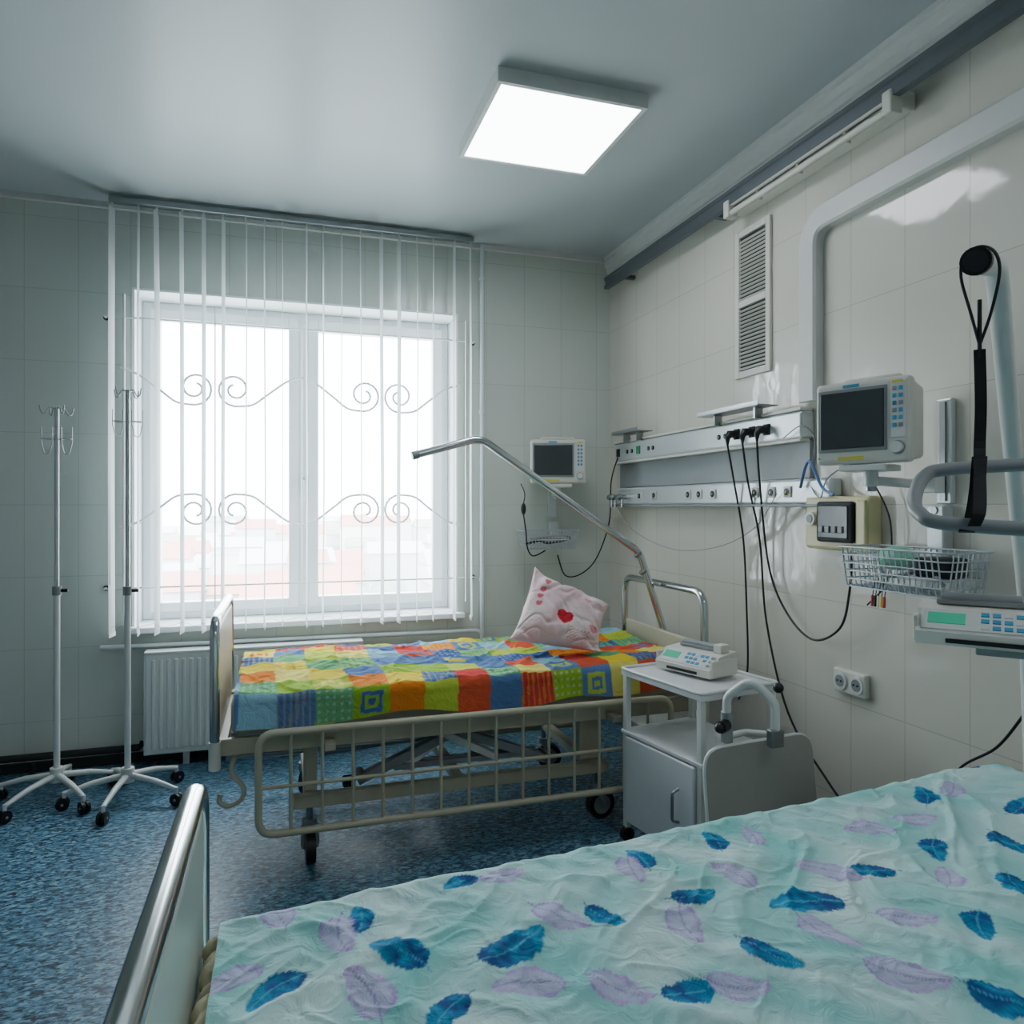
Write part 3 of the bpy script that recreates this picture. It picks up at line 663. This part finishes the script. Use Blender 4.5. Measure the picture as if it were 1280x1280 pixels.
o.bb(CREAM,(1.93,2.03,1.20),(1.945,2.075,1.37),.006)
o.done()
o=O('wall_outlet')
o.bb(PLAST,(1.975,2.075,.655),(2.0,2.235,.745),.008)
for y in (2.115,2.195):
    o.cyl(WHITE,(1.977,y,.70),(1.970,y,.70),.032); o.cyl(GREYP,(1.9715,y,.70),(1.969,y,.70),.022)
    for d in (-.009,.009): o.cyl(BLACK,(1.97,y+d,.70),(1.967,y+d,.70),.004,seg=8)
o.done()
# ---------------------------------------------------------------- cables
def cable(pts,r=.0045,m_=BLACK,plug=None):
    o=O('power_cable'); o.tube(m_,catmull(pts,8),r,8)
    if plug: o.tube(BLACK,[(1.928,plug[0],plug[1]),(1.895,plug[0],plug[1]),(1.885,plug[0],plug[1]-.02),(1.885,plug[0],plug[1]-.05)],[.018,.018,.012,.005],10)
    o.done()
cable([(1.885,2.78,1.62),(1.92,2.78,1.45),(1.96,2.77,1.2),(1.97,2.76,.9),(1.96,2.74,.62),(1.9,2.72,.5)],plug=(2.78,1.668))
cable([(1.885,2.67,1.62),(1.92,2.68,1.45),(1.965,2.66,1.2),(1.97,2.62,.85),(1.97,2.48,.5),(1.97,2.25,.3),(1.96,2.1,.22),(1.9,1.95,.15)],plug=(2.67,1.668))
cable([(1.885,2.57,1.62),(1.92,2.60,1.45),(1.965,2.60,1.1),(1.97,2.50,.92),(1.96,2.33,.83),(1.95,2.17,.9),(1.93,2.10,1.05),(1.93,2.09,1.19)],plug=(2.57,1.668))
cable([(1.90,1.97,1.40),(1.94,2.02,1.45),(1.96,1.95,1.3),(1.97,1.97,1.1),(1.96,2.05,1.0)],.003)
cable([(1.66,1.22,1.0),(1.75,1.26,.93),(1.88,1.42,.80),(1.94,1.55,.66),(1.95,1.68,.55),(1.95,1.74,.40)],.004)
cable([(1.93,3.98,1.64),(1.92,4.05,1.5),(1.93,4.10,1.25),(1.88,4.18,1.02),(1.78,4.20,.92),(1.66,4.16,.92),(1.58,4.08,1.05)],.004)
cable([(1.92,2.45,1.62),(1.92,2.34,1.66),(1.95,2.30,1.60),(1.95,2.33,1.45),(1.93,2.25,1.38),(1.92,2.2,1.45),(1.85,2.0,1.5),(1.80,1.93,1.47)],.0025,GREYP)
cable([(1.90,3.95,1.34),(1.95,3.8,1.2),(1.965,3.4,1.12),(1.965,3.0,1.15),(1.965,2.7,1.25),(1.93,2.5,1.40)],.002,GREYP)
cable([(1.93,2.36,1.42),(1.92,2.30,1.52),(1.93,2.24,1.42),(1.93,2.18,1.39)],.006,mat('blue_tube','5c7fb8',.4,noise=.05))
# ---------------------------------------------------------------- bedside table
o=O('bedside_table')
W_,D_=.47,.37; zt=.69
o.box(DOORG,(0,0,zt-.012),(W_,D_,.024),bev=.004)
o.tube(WHITE,fillet([(-W_/2,-D_/2,zt+.004),(W_/2,-D_/2,zt+.004),(W_/2,D_/2,zt+.004),(-W_/2,D_/2,zt+.004)],.02,4,closed=True),.007,8,closed=True)
for x in (-W_/2+.02,W_/2-.02):
    for y in (-D_/2+.015,D_/2-.015):
        o.bb(WHITE,(x-.012,y-.012,.06),(x+.012,y+.012,zt-.024),.003)
        o.cyl(BLACK,(x-.012,y,.028),(x+.012,y,.028),.028); o.cyl(GREYP,(x,y,.07),(x,y,.03),.01)
o.bb(DOORG,(-W_/2+.032,-D_/2+.015,.08),(W_/2-.032,D_/2-.01,.44),.005)
o.bb(DOORG,(-W_/2+.0,-D_/2-.002,.435),(W_/2-.0,D_/2,.45),.003)
o.bb(DOORG,(-W_/2+.036,-D_/2-.006,.09),(W_/2-.036,-D_/2+.014,.43),.006)
o.tube(STEEL,fillet([(.12,-D_/2-.004,.33),(.12,-D_/2-.035,.32),(.12,-D_/2-.035,.22),(.12,-D_/2-.004,.21)],.015,4),.006,8)
o.done((1.525,2.455,0),math.radians(-80))
def pump(loc,rz,ped):
    o=O('syringe_pump')
    w=.27
    def wedge(x0,x1,mt,zz=0,sh=0):
        prof=[(-.085,0),(-.09,.03),(-.03,.075),(.07,.085),(.075,0)]
        n=len(prof); vs=[(x0,y,z) for y,z in prof]+[(x1,y,z) for y,z in prof]
        o.add(vs,[[i,n+i,n+(i+1)%n,(i+1)%n] for i in range(n)]+[list(range(n)),list(range(n,2*n))[::-1]],mt)
    wedge(-w/2,w/2,PLAST)
    o.box(PLAST,(-w/2,-.005,.035),(.012,.15,.06),bev=.004); o.box(PLAST,(w/2,-.005,.035),(.012,.15,.06),bev=.004)
    an=math.atan2(.045,.06)
    def onface(t,x,sx,sy,mt,h=.003):
        y=-.09+.06*t; z=.03+.045*t
        o.box(mt,(x,y,z+.002),(sx,sy,h),rx=an,bev=.001)
    onface(.5,-.0,.25,.062,WHITE,.004)
    onface(.55,-.075,.075,.035,GREENL,.008); 
    for i in range(5):
        for j in range(3): onface(.25+.27*j,.0+i*.022,.016,.012,BLUEK if (i+j)%4 else WHITE,.009)
    for j in range(3): onface(.25+.27*j,.115,.014,.012,GREYP,.009)
    o.box(GREYP,(0,.03,.088),(.2,.03,.012),bev=.003); o.cyl(GREYP,(-.09,.03,.098),(.07,.03,.098),.012); o.box(PLAST,(.095,.03,.095),(.04,.05,.035),bev=.005)
    o.box(BLACK,(0,-.0905,.012),(.15,.002,.01))
    if ped:
        o.box(GREYP,(.03,.02,-.012),(.10,.08,.03),bev=.004); o.tube(GREYP,[(.06,.04,-.02),(.10,.14,-.03),(.10,.19,-.03)],.014,8)
    return o.done(loc,rz)
pump((1.555,2.50,.702),math.radians(-72),False)
pump((1.55,1.265,1.032),math.radians(-52),True)
# ---------------------------------------------------------------- overbed table folded, with clamp tube
o=O('overbed_table')
def board(c,ux,uz,w,h,th,mt,r=.06):
    c=Vector(c);ux=Vector(ux).normalized();uz=Vector(uz).normalized();nn=ux.cross(uz).normalized()
    pl=fillet([(-w/2,-h/2,0),(w/2,-h/2,0),(w/2,h/2,0),(-w/2,h/2,0)],r,5,closed=True); n=len(pl)
    vs=[c+ux*p.x+uz*p.y+nn*th/2 for p in pl]+[c+ux*p.x+uz*p.y-nn*th/2 for p in pl]
    o.add(vs,[list(range(n)),list(range(n,2*n))[::-1]]+[[i,n+i,n+(i+1)%n,(i+1)%n] for i in range(n)],mt)
    return [c+ux*p.x+uz*p.y for p in pl]
bp_=board((1.60,2.03,.335),(1,.12,0),(0,.12,1),.46,.46,.018,BOARD,.07)
o.tube(WHITE,bp_[:],.007,8,closed=True)
o.tube(WHITE,fillet([(1.50,2.09,.06),(1.50,2.09,.71),(1.545,2.02,.785),(1.60,1.97,.71),(1.60,1.97,.60)],.05,6),.0145,12)
o.tube(WHITE,fillet([(1.50,2.15,.55),(1.62,2.16,.56),(1.70,2.10,.56)],.03),.012,8)
o.tube(WHITE,[(1.70,2.10,.56),(1.70,2.10,.06)],.0125,10)
o.cyl(BLACK,(1.49,2.08,.62),(1.455,2.06,.62),.02); o.ball(BLACK,(1.452,2.058,.62),.018); o.ball(BLACK,(1.60,1.955,.765),.017); o.cyl(GREYP,(1.50,2.09,.56),(1.50,2.09,.66),.02)
o.box(STEEL,(1.60,1.97,.60),(.05,.03,.06),bev=.006)
o.tube(WHITE,fillet([(1.30,2.12,.05),(1.85,2.12,.05)],.02),.016,8); o.tube(WHITE,[(1.50,2.12,.05),(1.50,1.6,.05)],.014,8); o.tube(WHITE,[(1.70,2.12,.05),(1.70,1.6,.05)],.014,8)
for x,y in ((1.32,2.12),(1.83,2.12),(1.50,1.62),(1.70,1.62)): o.cyl(BLACK,(x-.01,y,.025),(x+.01,y,.025),.025)
o.done((-.085,.0,0))
# ---------------------------------------------------------------- outside
CITY=[mat('city_facade','e2e0de',.9,noise=.05,nscale=.2),mat('city_facade_grey','cdd2d6',.9,noise=.05,nscale=.2),mat('city_roof_red','cf9c96',.9,noise=.05,nscale=.2),mat('city_trees','aab6ac',.9,noise=.05,nscale=.1)]
o=O('ground'); o.bb(mat('hazy_ground','d0d4d2',.95,noise=.1,nscale=.02),(-400,8,-23),(400,900,-22)); o.done()
o=O('distant_cityscape'); rr=random.Random(5)
for i in range(150):
    y=rr.uniform(90,420); x=rr.uniform(-.45,.55)*y; w=rr.uniform(8,22); h=rr.uniform(4,11 if y<250 else 16); z0=-22
    m_=rr.choice(CITY[:2]); o.bb(m_,(x-w/2,y,z0),(x+w/2,y+w*.7,z0+h))
    a=(x-w/2-.5,y-.5,z0+h);b=(x+w/2+.5,y-.5,z0+h);c=(x+w/2+.5,y+w*.7+.5,z0+h);d=(x-w/2-.5,y+w*.7+.5,z0+h);e1=(x-w/2,y+w*.35,z0+h+3);e2=(x+w/2,y+w*.35,z0+h+3)
    o.add([a,b,c,d,e1,e2],[[0,1,5,4],[2,3,4,5],[1,2,5],[3,0,4]],rr.choice(CITY[1:]))
    if i%2: o.ball(CITY[3],(x+w,y-6,-20),rr.uniform(2,5),seg=8)
o.done()
# ---------------------------------------------------------------- world, portal
W=bpy.data.worlds.new('sky'); S.world=W; W.use_nodes=True; bg=W.node_tree.nodes['Background']
bg.inputs[0].default_value=(.87,.95,1.0,1); bg.inputs[1].default_value=20
la=bpy.data.lights.new('window_portal','AREA'); la.shape='RECTANGLE'; la.size=1.76; la.size_y=1.8; la.cycles.is_portal=True
lo=bpy.data.objects.new('window_portal',la); S.collection.objects.link(lo); lo.location=(.12,4.66,1.6); lo.rotation_euler=(math.radians(-90),0,0)
# ---------------------------------------------------------------- camera
cd=bpy.data.cameras.new('camera'); cd.sensor_width=36; cd.lens=904/1280*36; cd.shift_y=-.00625; cd.clip_start=.02; cd.clip_end=2000
c=bpy.data.objects.new('camera',cd); S.collection.objects.link(c); c.location=(0,0,1.35); c.rotation_euler=(pi/2,0,math.radians(-17.55)); S.camera=c
